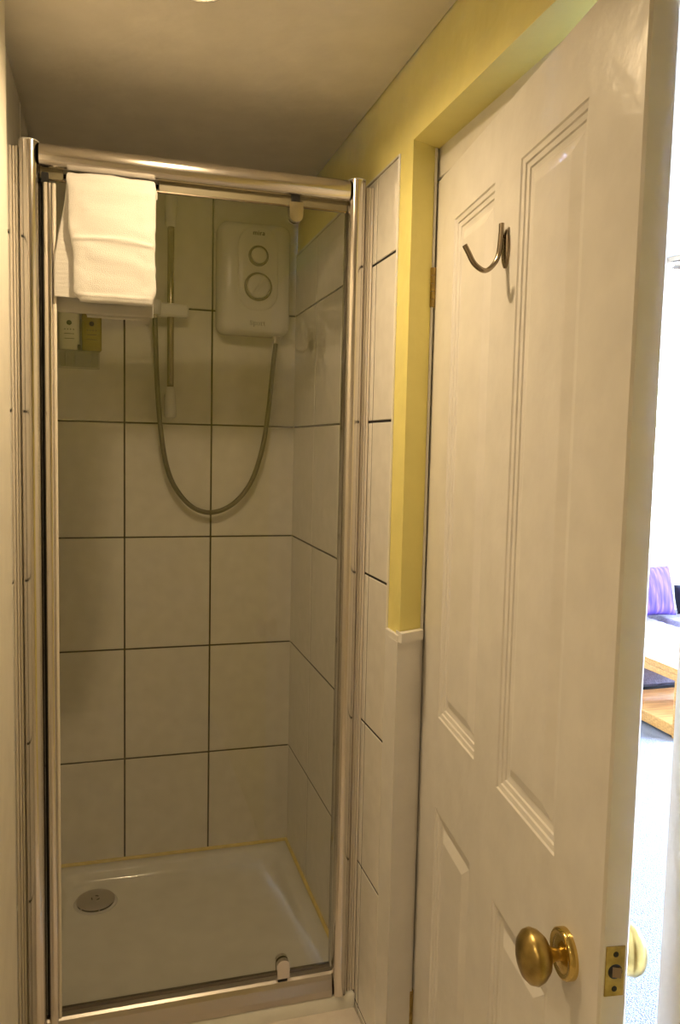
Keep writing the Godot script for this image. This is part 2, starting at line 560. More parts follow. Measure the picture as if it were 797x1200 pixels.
	for y in [0.018, -0.016]:
		lathe(st, PackedVector2Array([Vector2(0.0034, 0.0040), Vector2(0.0034, 0.0052), Vector2(0.002, 0.0060), Vector2(0.0, 0.0060)]), 16, Transform3D(Basis(Vector3.RIGHT, Vector3.BACK, Vector3.DOWN), Vector3(0, y, 0)))
	put("screw", st, M.steel, hook)
	# hinges
	for y in [1.754, 0.270]:
		st = new_st()
		for k in 5:
			lathe(st, PackedVector2Array([Vector2(0.0, k * 0.0152), Vector2(0.0042, k * 0.0152), Vector2(0.0042, k * 0.0152 + 0.0140), Vector2(0.0, k * 0.0152 + 0.0140)]), 16, Transform3D(Basis(), Vector3(0.0195, y, 0.0062)), FLAT)
		box(st, Vector3(0.0010, y, -0.030), Vector3(0.0200, y + 0.076, 0.0022))
		put("hinge", st, M.brass_dull, door)

# ---- the tray
func build_tray() -> void:
	var tray := thing("shower_tray", Vector3(-0.36, 0.0, 0.36))
	tag(tray, "white rectangular shower tray with a sunken floor and round waste", "shower tray")
	var x0 := -0.7235; var x1 := -0.0015; var z0 := 0.001; var z1 := 0.738
	var rim := 0.222
	# rounded-rectangle rings from the rim to the sunken floor
	var rings := [[0.0, -0.0345, 0.004], [0.0, -0.004, 0.004], [0.004, 0.0, 0.006], [0.040, 0.0, 0.050], [0.046, -0.0012, 0.055], [0.050, -0.0050, 0.055], [0.057, -0.018, 0.060], [0.062, -0.0260, 0.060], [0.072, -0.0295, 0.055], [0.16, -0.0315, 0.03]]
	var rows := []
	for r in rings:
		var row := PackedVector3Array()
		var i: float = r[0]
		var rad: float = r[2]
		var cs := [[x1 - i - rad, z0 + i + rad, -PI / 2], [x1 - i - rad, z1 - i - rad, 0.0], [x0 + i + rad, z1 - i - rad, PI / 2], [x0 + i + rad, z0 + i + rad, PI]]
		for c in cs:
			for k in 9:
				var a: float = c[2] + PI / 2 * k / 8.0
				row.append(Vector3(c[0] + cos(a) * rad, rim + r[1], c[1] + sin(a) * rad))
		row.reverse()
		rows.append(row)
	var st := new_st()
	grid(st, rows, true)
	fan(st, rows[-1], false, 1)
	fan(st, rows[0], true)
	shift(put("basin", st, M.acrylic, tray), tray)
	# waste
	st = new_st()
	var at := Vector3(-0.582, rim - 0.0315, 0.165)
	lathe(st, PackedVector2Array([Vector2(0.046, 0.0), Vector2(0.058, 0.0), Vector2(0.059, 0.002), Vector2(0.055, 0.0035), Vector2(0.047, 0.003)]), 48, Transform3D(Basis(), at))
	var w := shift(put("waste", st, M.plastic, tray), tray)
	st = new_st()
	lathe(st, PackedVector2Array([Vector2(0.051, 0.0085), Vector2(0.0525, 0.0105), Vector2(0.0500, 0.0128), Vector2(0.030, 0.0145), Vector2(0.0, 0.0150)]), 48, Transform3D(Basis(), at))
	put("waste_cover", st, M.satin, w)
	st = new_st()
	lathe(st, PackedVector2Array([Vector2(0.0495, 0.0015), Vector2(0.0495, 0.0085), Vector2(0.051, 0.0085)]), 48, Transform3D(Basis(), at))
	put("waste_grille", st, M.dark, w)
	for k in 3:
		st = new_st()
		var a0 := TAU * k / 3.0 + 0.4
		var pts := PackedVector3Array()
		for j in 7:
			var a := a0 + 0.9 * j / 6.0
			pts.append(at + Vector3(cos(a) * 0.0105, 0.0148, sin(a) * 0.0105))
		tube(st, pts, 0.0016, 6, true, 1.0)
		put("waste_slot", st, M.dark, w)
	for k in 6:
		st = new_st()
		var a := TAU * k / 6.0 + 0.2
		box(st, Vector3(-0.0012, 0.0, 0.0485), Vector3(0.0012, 0.009, 0.0515), 0.0, Transform3D(Basis(Vector3.UP, a), at))
		put("waste_rib", st, M.satin, w)
	# yellowed sealant where tiles meet the tray
	st = new_st()
	var tx := PackedVector3Array()
	for i in 25: tx.append(Vector3(-0.722 + 0.720 * i / 24.0, rim + 0.0022, 0.0035))
	tube(st, tx, 0.0060, 8)
	var tz := PackedVector3Array()
	for i in 25: tz.append(Vector3(-0.0025, rim + 0.0022, 0.0035 + 0.69 * i / 24.0))
	tube(st, tz, 0.0060, 8)
	shift(put("sealant", st, M.silicone, tray), tray)

# ---- chrome framed pivot door
func build_enclosure() -> void:
	var e := thing("shower_door", Vector3(-0.36, 0.222, 0.72))
	tag(e, "chrome framed clear glass shower door between two rounded posts", "shower door")
	var y0 := 0.223
	var y1 := 2.040
	# right post: rounded front, seen as a curved mirror
	for s in [1.0, -1.0]:
		var st := new_st()
		var poly := PackedVector2Array()
		var xin := -0.057 if s > 0 else -0.671
		var xout := -0.0190 if s > 0 else -0.7080
		var cx := (xin + xout) / 2.0
		var hw := absf(xin - xout) / 2.0
		for k in 21:
			var a := PI * k / 20.0
			var c := cos(a); var d := sin(a)
			poly.append(Vector2(cx - hw * signf(c) * pow(absf(c), 0.9), 0.722 + 0.0215 * pow(d, 0.95)))
		poly.append(Vector2(cx + hw, 0.700))
		poly.append(Vector2(cx - hw, 0.700))
		prism(st, poly, y0, y1, true)
		var p := shift(put("side_post", st, M.chrome, e), e)
		st = new_st()
		prism(st, poly, y1, y1 + 0.002)
		put("post_cap", st, M.plastic, p)
		# ribbed channel screwed to the wall
		st = new_st()
		var wx := -0.0005 if s > 0 else -0.7255
		var a0 := minf(xout, wx); var a1 := maxf(xout, wx)
		box(st, Vector3(a0 - 0.002, y0, 0.702), Vector3(a1 + 0.002, y1 - 0.012, 0.722))
		for k in 3:
			var xx := lerpf(a0, a1, 0.17 + 0.33 * k)
			box(st, Vector3(xx - 0.0024, y0, 0.722), Vector3(xx + 0.0024, y1 - 0.010, 0.7290 - 0.002 * (k % 2)), 0.001)
		shift(put("wall_channel", st, M.channel, e), e)
	# top rail
	var st2 := new_st()
	var rows := []
	for k in 29:
		var a := TAU * k / 28.0
		var r := Vector2(cos(a), sin(a))
		var pz := 0.722 + 0.0215 * r.x * (1.0 if r.x > 0 else 0.8)
		var py := 2.0180 + 0.0225 * signf(r.y) * pow(absf(r.y), 0.8)
		rows.append(PackedVector3Array([Vector3(-0.6712, py, pz), Vector3(-0.0568, py, pz)]))
	rows.reverse()
	grid(st2, rows, false, false)
	shift(put("top_rail", st2, M.chrome, e), e)
	for xx in [[-0.671, -0.6285], [-0.4485, -0.0575]]:
		st2 = new_st()
		box(st2, Vector3(xx[0], 1.9775, 0.7100), Vector3(xx[1], 2.004, 0.7200), 0.001)
		shift(put("rail_lip", st2, M.lip, e), e)
	# pivoting stile beside the left post
	st2 = new_st()
	box(st2, Vector3(-0.6705, y0 + 0.055, 0.706), Vector3(-0.6665, 1.985, 0.714))
	shift(put("gap_seal", st2, M.black_seal, e), e)
	st2 = new_st()
	var sp := PackedVector2Array()
	for k in 15:
		var a := PI * k / 14.0
		sp.append(Vector2(-0.6565 - 0.0090 * signf(cos(a)) * pow(absf(cos(a)), 0.6), 0.722 + 0.010 * pow(sin(a), 0.7)))
	sp.append(Vector2(-0.6475, 0.710)); sp.append(Vector2(-0.6655, 0.710))
	prism(st2, sp, y0 + 0.045, 1.968, true)
	shift(put("door_stile", st2, M.chrome, e), e)
	st2 = new_st()
	box(st2, Vector3(-0.6475, y0 + 0.045, 0.7160), Vector3(-0.6420, 1.970, 0.7255), 0.0012)
	shift(put("seal_strip", st2, M.white_seal, e), e)
	st2 = new_st()
	box(st2, Vector3(-0.668, 1.968, 0.712), Vector3(-0.655, 1.988, 0.728), 0.001)
	shift(put("pivot_block", st2, M.black_seal, e), e)
	# the pane
	st2 = new_st()
	box(st2, Vector3(-0.6430, 0.288, 0.7170), Vector3(-0.0605, 1.9755, 0.7230), 0.0006)
	var pane := shift(put("glass_pane", st2, M.glass, e), e)
	pane.set_meta("label", "clear pane of the shower door")
	st2 = new_st()
	box(st2, Vector3(-0.6430, 1.9745, 0.7165), Vector3(-0.0605, 1.9770, 0.7235))
	put("top_edge", st2, M.steel, pane)
	st2 = new_st()
	box(st2, Vector3(-0.6430, 0.2865, 0.7155), Vector3(-0.0605, 0.2950, 0.7245), 0.001)
	put("bottom_edge", st2, M.hose, pane)
	# clips at the free side, top and bottom
	for y in [[1.942, 1.982, 1.0], [0.284, 0.327, -1.0]]:
		st2 = new_st()
		var pts := PackedVector2Array()
		var h: float = y[1] - y[0]
		for k in 13:
			var a := PI * k / 12.0
			pts.append(Vector2(cos(a) * 0.0142, sin(a) * 0.012 + h - 0.012))
		pts.append(Vector2(-0.0142, 0.0)); pts.append(Vector2(0.0142, 0.0))
		var b := Basis(Vector3.RIGHT, Vector3.BACK, Vector3.UP) if y[2] < 0 else Basis(Vector3.RIGHT, Vector3.BACK, Vector3.DOWN)
		var o := Vector3(-0.171, y[0], 0) if y[2] < 0 else Vector3(-0.171, y[1], 0)
		prism(st2, pts, 0.7232, 0.7345, false, Transform3D(b, o))
		prism(st2, pts, 0.7070, 0.7168, false, Transform3D(b, o))
		var clip := shift(put("pivot_clip", st2, M.chrome, e), e)
		st2 = new_st()
		if y[2] < 0: box(st2, Vector3(-0.182, 0.272, 0.714), Vector3(-0.160, 0.285, 0.728), 0.001)
		else: box(st2, Vector3(-0.180, 1.980, 0.714), Vector3(-0.162, 1.998, 0.728), 0.001)
		put("pivot_pin", st2, M.dark, clip)
	# sill
	st2 = new_st()
	var sec := PackedVector2Array([Vector2(0.709, y0), Vector2(0.738, y0), Vector2(0.738, 0.238), Vector2(0.7335, 0.262), Vector2(0.7290, 0.272), Vector2(0.7235, 0.276), Vector2(0.7090, 0.276)])
	var prev := PackedVector3Array(); var nxt := PackedVector3Array()
	for s in sec:
		prev.append(Vector3(-0.671, s.y, s.x)); nxt.append(Vector3(-0.0568, s.y, s.x))
	for k in sec.size():
		var n := (k + 1) % sec.size()
		quad(st2, prev[k], nxt[k], nxt[n], prev[n])
	shift(put("bottom_sill", st2, M.satin, e), e)
	st2 = new_st()
	box(st2, Vector3(-0.6665, 0.262, 0.714), Vector3(-0.652, 0.268, 0.730))
	shift(put("pivot_foot", st2, M.black_seal, e), e)

# ---- electric shower, riser rail, hose, dispensers
func rounded_plate(st: SurfaceTool, w: float, h: float, layers: Array, n := 10) -> void:
	# layers: [inset, z, corner radius]
	var rows := []
	for l in layers:
		var row := PackedVector3Array()
		var i: float = l[0]
		var r: float = l[2]
		for c in [[w / 2 - i - r, h / 2 - i - r, 0.0], [-w / 2 + i + r, h / 2 - i - r, PI / 2], [-w / 2 + i + r, -h / 2 + i + r, PI], [w / 2 - i - r, -h / 2 + i + r, PI * 1.5]]:
			for k in n:
				var a: float = c[2] + PI / 2 * k / (n - 1)
				row.append(Vector3(c[0] + cos(a) * r, c[1] + sin(a) * r, l[1]))
		rows.append(row)
	grid(st, rows, true)
	fan(st, rows[-1], false, 1)

func text(words: String, height: float, m: Material, parent: Node3D, at: Vector3, called: String, font := "Droid Sans", bold := 400) -> void:
	var t := TextMesh.new()
	var f := SystemFont.new()
	f.font_names = PackedStringArray([font])
	f.font_weight = bold
	t.font = f
	t.text = words
	t.font_size = 64
	t.pixel_size = height / 46.0
	t.depth = 0.0008
	var o := put(called, t, m, parent)
	o.position = at

func build_shower_fittings() -> void:
	var u := thing("electric_shower", Vector3(-0.138, 1.955, 0.0))
	tag(u, "white electric shower unit with two round dials on the tiled wall", "shower unit")
	var st := new_st()
	# the body tapers slightly and bellies out at the bottom
	rounded_plate(st, 0.212, 0.318, [[0.006, 0.0005, 0.020], [0.001, 0.010, 0.026], [0.0, 0.040, 0.028], [0.001, 0.060, 0.029], [0.005, 0.074, 0.030], [0.013, 0.083, 0.030], [0.026, 0.0875, 0.028], [0.045, 0.0890, 0.025]])
	put("casing", st, M.plastic, u)
	st = new_st()
	rounded_plate(st, 0.118, 0.235, [[0.0, 0.086, 0.05], [0.001, 0.0895, 0.05], [0.004, 0.0915, 0.048], [0.02, 0.0925, 0.038]], 14)
	var panel := put("front_panel", st, M.plastic, u)
	panel.position = Vector3(0.006, 0.025, 0)
	for d in [[0.060, 0.0290], [-0.026, 0.0400]]:
		var c := Vector3(0.0055, d[0], 0.0915)
		var r: float = d[1]
		var xf := Transform3D(Basis(Vector3.RIGHT, Vector3.BACK, Vector3.DOWN), c)
		st = new_st()
		lathe(st, PackedVector2Array([Vector2(r, 0.0), Vector2(r, 0.005), Vector2(r - 0.002, 0.0075), Vector2(r - 0.0055, 0.0075), Vector2(r - 0.0065, 0.006)]), 48, xf)
		var ring := put("dial_ring", st, M.dial_ring, u)
		st = new_st()
		lathe(st, PackedVector2Array([Vector2(r - 0.0065, 0.0), Vector2(r - 0.0068, 0.012), Vector2(r - 0.009, 0.0150), Vector2(r - 0.013, 0.0160), Vector2(0.0, 0.0165)]), 48, xf)
		put("dial", st, M.plastic, ring)
		if r > 0.03:
			st = new_st()
			box(st, Vector3(-0.0035, -r * 0.72, 0.0), Vector3(0.0035, r * 0.72, 0.0045), 0.0015, Transform3D(Basis(Vector3.BACK, -0.65), c + Vector3(0, 0, 0.0155)))
			put("grip", st, M.plastic, ring)
	text("mira", 0.0115, M.print, u, Vector3(0.006, 0.1235, 0.0932), "brand_print", "Droid Sans", 700)
	text("Sport", 0.013, M.grey_print, u, Vector3(0.006, -0.128, 0.0893), "model_print", "Droid Serif", 400)
	st = new_st()
	lathe(st, PackedVector2Array([Vector2(0.0, -0.178), Vector2(0.0088, -0.178), Vector2(0.0088, -0.164), Vector2(0.0105, -0.162), Vector2(0.0105, -0.150), Vector2(0.0, -0.150)]), 24, Transform3D(Basis(), Vector3(0.068, 0, 0.05)))
	put("outlet", st, M.chrome, u)
	# hose: coiled metal, drooping between outlet and slider
	var ctrl := PackedVector3Array([Vector3(-0.070, 1.778, 0.05), Vector3(-0.077, 1.708, 0.05), Vector3(-0.088, 1.583, 0.047), Vector3(-0.104, 1.469, 0.042), Vector3(-0.136, 1.367, 0.036), Vector3(-0.186, 1.303, 0.032), Vector3(-0.246, 1.276, 0.03), Vector3(-0.304, 1.289, 0.032), Vector3(-0.354, 1.342, 0.036), Vector3(-0.384, 1.414, 0.042), Vector3(-0.402, 1.524, 0.052), Vector3(-0.412, 1.644, 0.062), Vector3(-0.417, 1.763, 0.070), Vector3(-0.419, 1.826, 0.072)])
	var n := 880
	var path := smooth_path(ctrl, n)
	var rad := PackedFloat32Array()
	for i in n + 1:
		rad.append(0.0066 + 0.0011 * [0.0, 0.8, 1.0, 0.6][i % 4])
	st = new_st()
	tube(st, path, rad, 10)
	tag(put("shower_hose", st, M.hose), "ribbed metal shower hose hanging in a long loop below the shower unit", "hose")
	# riser rail
	var r := thing("riser_rail", Vector3(-0.374, 1.55, 0.0))
	tag(r, "slim metal riser rail with white end brackets and slider on the tiles", "shower rail")
	st = new_st()
	lathe(st, PackedVector2Array([Vector2(0.0, 0.06), Vector2(0.0095, 0.06), Vector2(0.0095, 0.56), Vector2(0.0, 0.56)]), 28, Transform3D(Basis(), Vector3(0, 0, 0.045)))
	put("rail", st, M.steel, r)
	for y in [[0.0, 0.088, 1.0], [0.535, 0.622, -1.0]]:
		st = new_st()
		var prof := PackedVector2Array([Vector2(0.0, 0.0), Vector2(0.012, 0.0), Vector2(0.0165, 0.004), Vector2(0.0175, 0.012), Vector2(0.0165, 0.040), Vector2(0.0140, 0.070), Vector2(0.0125, 0.088), Vector2(0.0, 0.088)])
		var flip: bool = y[2] < 0
		var xf := Transform3D(Basis(Vector3(1, 0, 0), Vector3(0, -1 if flip else 1, 0), Vector3(0, 0, -1 if flip else 1)), Vector3(0, y[1] if flip else y[0], 0.045))
		lathe(st, prof, 28, xf)
		box(st, Vector3(-0.0145, y[0] + 0.012, 0.0005), Vector3(0.0145, y[1] - 0.016, 0.045), 0.004)
		put("bracket", st, M.plastic, r)
	st = new_st()
	box(st, Vector3(-0.056, 0.284, 0.030), Vector3(0.050, 0.322, 0.062), 0.006)
	lathe(st, PackedVector2Array([Vector2(0.0105, 0.0), Vector2(0.0165, 0.001), Vector2(0.0185, 0.038), Vector2(0.0145, 0.040), Vector2(0.0105, 0.038)]), 24, Transform3D(Basis(), Vector3(-0.046, 0.285, 0.072)))
	put("slider", st, M.plastic, r)
	# handset, held by the slider and mostly behind the towel
	var hs := thing("shower_handset", Vector3(-0.420, 1.83, 0.072))
	tag(hs, "white handheld shower head resting in the slider, behind the towel", "shower head")
	st = new_st()
	lathe(st, PackedVector2Array([Vector2(0.0, -0.004), Vector2(0.0098, -0.004), Vector2(0.0098, 0.014), Vector2(0.0, 0.014)]), 20)
	put("hose_nut", st, M.chrome, hs)
	st = new_st()
	tube(st, smooth_path(PackedVector3Array([Vector3(0, 0.012, 0), Vector3(-0.008, 0.05, 0.004), Vector3(-0.026, 0.10, 0.018), Vector3(-0.050, 0.135, 0.045)]), 16), 0.0115, 16)
	put("handle", st, M.plastic, hs)
	st = new_st()
	lathe(st, PackedVector2Array([Vector2(0.0, -0.016), Vector2(0.030, -0.013), Vector2(0.045, 0.0), Vector2(0.047, 0.010), Vector2(0.042, 0.014), Vector2(0.0, 0.016)]), 32, Transform3D(Basis(Vector3.RIGHT, 1.25), Vector3(-0.062, 0.145, 0.058)))
	put("spray_head", st, M.plastic, hs)
	# dispensers
	var hold := thing("dispenser_holder", Vector3(-0.618, 1.685, 0.0))
	tag(hold, "clear plastic wall holder carrying two soap bottles", "holder")
	st = new_st()
	box(st, Vector3(-0.062, -0.004, 0.0005), Vector3(0.050, 0.155, 0.004), 0.001)
	box(st, Vector3(-0.056, -0.003, 0.004), Vector3(0.046, 0.043, 0.052), 0.006)
	put("bracket", st, M.clear, hold)
	for xx in [-0.040, -0.016, 0.028]:
		st = new_st()
		box(st, Vector3(xx - 0.0014, 0.001, 0.050), Vector3(xx + 0.0014, 0.040, 0.0535), 0.0006)
		put("rib", st, M.grey_print, hold)
	st = new_st()
	box(st, Vector3(-0.008, 0.044, 0.040), Vector3(0.000, 0.058, 0.054), 0.001)
	put("clip", st, M.dark, hold)
	for k in 2:
		var x := -0.6475 if k == 0 else -0.5885
		var b := thing("soap_bottle", Vector3(x, 1.7285, 0.029))
		if k == 0: tag(b, "pale lotion bottle with a green leaf emblem, left in the clear holder", "bottle", "soap bottles in the holder")
		else: tag(b, "olive coloured liquid soap bottle, right in the clear holder below the towel", "bottle", "soap bottles in the holder")
		st = new_st()
		var rows := []
		for q in [[0.90, 0.0], [1.0, 0.004], [1.0, 0.092], [0.96, 0.100], [0.75, 0.107], [0.45, 0.111], [0.30, 0.113]]:
			var row := PackedVector3Array()
			for j in 32:
				var a := -TAU * j / 32.0
				row.append(Vector3(signf(cos(a)) * pow(absf(cos(a)), 0.5) * 0.0265 * q[0], q[1], signf(sin(a)) * pow(absf(sin(a)), 0.6) * 0.0200 * q[0]))
			rows.append(row)
		grid(st, rows, true)
		fan(st, rows[0], true)
		fan(st, rows[-1], false)
		put("bottle", st, M.lotion if k == 0 else M.olive, b)
		st = new_st()
		lathe(st, PackedVector2Array([Vector2(0.010, 0.112), Vector2(0.012, 0.114), Vector2(0.012, 0.128), Vector2(0.005, 0.130), Vector2(0.005, 0.142), Vector2(0.0, 0.142)]), 20)
		box(st, Vector3(-0.022, 0.112, -0.010), Vector3(0.020, 0.1165, 0.016), 0.001)
		put("cap", st, M.lotion if k == 0 else M.grey_print, b)
		st = new_st()
		var leafx := Transform3D(Basis(Vector3.RIGHT, Vector3.BACK, Vector3.DOWN), Vector3(0, 0.073, 0.0200))
		lathe(st, PackedVector2Array([Vector2(0.0068, 0.0), Vector2(0.0066, 0.0006), Vector2(0.0, 0.0007)]), 20, leafx)
		put("emblem", st, M.leaf_print if k == 0 else M.print, b)
		st = new_st()
		for j in 4: box(st, Vector3(-0.0125 + j * 0.0075, 0.0535, 0.0198), Vector3(-0.0100 + j * 0.0075, 0.0565, 0.0206))
		box(st, Vector3(-0.0130, 0.0425, 0.0198), Vector3(0.0130, 0.0440, 0.0206))
		box(st, Vector3(-0.0130, 0.0295, 0.0198), Vector3(0.0130, 0.0308, 0.0206))
		put("label_print", st, M.leaf_print if k == 0 else M.print, b)

# ---- towel folded over the top edge of the glass
func layer(path: PackedVector3Array, left: PackedFloat32Array, right: PackedFloat32Array, thick: PackedFloat32Array, bump: Callable) -> SurfaceTool:
	var st := new_st()
	var rows := []
	var seg := 56
	for i in path.size():
		var d := (path[mini(i + 1, path.size() - 1)] - path[maxi(i - 1, 0)]).normalized()
		var nrm := d.cross(Vector3.RIGHT).normalized()
		var row := PackedVector3Array()
		var cx := (left[i] + right[i]) / 2.0
		var hw := (right[i] - left[i]) / 2.0
		for j in seg:
			var a := TAU * j / seg
			var c := cos(a); var s := sin(a)
			var x := cx + hw * signf(c) * pow(absf(c), 0.35)
			var k: float = bump.call(x, path[i].y, signf(s))
			var t := thick[i] * signf(s) * pow(absf(s), 0.45)
			row.append(Vector3(x, path[i].y, path[i].z) + nrm * (t + k * absf(s)))
		rows.append(row)
	grid(st, rows, true)
	fan(st, rows[0], true, 1)
	fan(st, rows[-1], false, 1)
	return st

func build_towel() -> void:
	var t := thing("towel", Vector3(-0.54, 1.985, 0.72))
	tag(t, "folded white terry towel hung over the top of the glass shower door", "towel")
	var wob := FastNoiseLite.new()
	wob.seed = 12; wob.frequency = 14.0; wob.fractal_octaves = 3
	# outer fold: front bottom, over the glass, back bottom
	var make := func(zf: float, zb: float, top: float, yf: float, yb: float, nf: int, nb: int) -> PackedVector3Array:
		var p := PackedVector3Array()
		for i in nf: p.append(Vector3(0, lerpf(yf, top - 0.012, float(i) / (nf - 1)), zf))
		var zc := (zf + zb) / 2.0
		for i in range(1, 12):
			var a := PI * i / 12.0
			p.append(Vector3(0, top - 0.012 + 0.012 * sin(a), zc + (zf - zc) * cos(a)))
		for i in nb: p.append(Vector3(0, lerpf(top - 0.012, yb, float(i) / (nb - 1)), zb))
		return p
	var put_layer := func(called: String, path: PackedVector3Array, lf: Callable, rf: Callable, tf: Callable, bump: Callable) -> void:
		var l := PackedFloat32Array(); var r := PackedFloat32Array(); var th := PackedFloat32Array()
		for i in path.size():
			var s := float(i) / (path.size() - 1)
			l.append(lf.call(path[i].y, s)); r.append(rf.call(path[i].y, s)); th.append(tf.call(path[i].y, s))
		shift(put(called, layer(path, l, r, th, bump), M.towel, t), t)
	# inner layers next to the glass, splayed to the left
	put_layer.call("inner_fold", make.call(0.7310, 0.7105, 1.9840, 1.7560, 1.7300, 60, 50),
		func(y, s): return -0.622 - 0.024 * smoothstep(1.985, 1.80, y),
		func(y, s): return -0.458 + (0.006 if y > 1.955 else 0.0) * (1.0 if s < 0.5 else 0.4),
		func(y, s): return 0.0040 if y < 1.972 else 0.0030,
		func(x, y, g): return 0.0016 * sin(y * 700.0) * smoothstep(-0.615, -0.628, x))
	put_layer.call("front_fold", make.call(0.7440, 0.7010, 1.9895, 1.7480, 1.7620, 80, 30),
		func(y, s): return -0.6200 + 0.010 * smoothstep(1.93, 1.80, y) + wob.get_noise_2d(y, 3.0) * 0.004 + 0.010 * smoothstep(1.765, 1.750, y),
		func(y, s): return -0.4560 + wob.get_noise_2d(y, 9.0) * 0.004 - 0.006 * smoothstep(1.775, 1.752, y),
		func(y, s): return 0.0085 * smoothstep(1.742, 1.752, y) + 0.0016 - 0.0065 * smoothstep(1.955, 1.985, y),
		func(x, y, g): return wob.get_noise_2d(x, y) * 0.0035 - 0.0035 * exp(-pow((y - 1.862 - 0.010 * sin((x + 0.62) * 22.0) * 0.6) / 0.0035, 2.0)) * (1.0 if g > -2 else 0.0) - 0.0025 * exp(-pow((y - 1.7590) / 0.0022, 2.0)))
	# plain hem of the rear flap showing below through the glass
	put_layer.call("rear_hem", make.call(0.7060, 0.7045, 1.80, 1.7240, 1.7400, 30, 6),
		func(y, s): return -0.606 + 0.020 * smoothstep(1.75, 1.725, y),
		func(y, s): return -0.459 - 0.006 * smoothstep(1.76, 1.725, y),
		func(y, s): return 0.0012,
		func(x, y, g): return wob.get_noise_2d(x * 0.6, y) * 0.002)

# ---- lamps
func build_downlight(at: Vector3, energy: float, label: String) -> void:
	var d := thing("downlight", at)
	tag(d, label, "ceiling light", "bathroom downlights")
	var st := new_st()
	lathe(st, PackedVector2Array([Vector2(0.030, -0.0030), Vector2(0.033, -0.0070), Vector2(0.038, -0.0085), Vector2(0.0430, -0.0065), Vector2(0.0450, 0.0)]), 48)
	put("rim", st, M.plastic, d)
	st = new_st()
	lathe(st, PackedVector2Array([Vector2(0.0, -0.0125), Vector2(0.012, -0.0115), Vector2(0.022, -0.0085), Vector2(0.0305, -0.0030)]), 32)
	put("bulb_face", st, M.lamp_glow, d)
	var l := SpotLight3D.new()
	l.name = "downlight_beam"
	l.light_color = Color(1.0, 0.872, 0.685)
	l.light_energy = energy
	l.light_size = 0.022
	l.spot_range = 8.0
	l.spot_attenuation = 2.0
	l.spot_angle = 84.0
	l.spot_angle_attenuation = 1.0
	l.shadow_enabled = true
	add_child(l, true)
	l.look_at_from_position(at + Vector3(0, -0.016, 0.012), at + Vector3(0, -1, 0.012), Vector3.FORWARD)

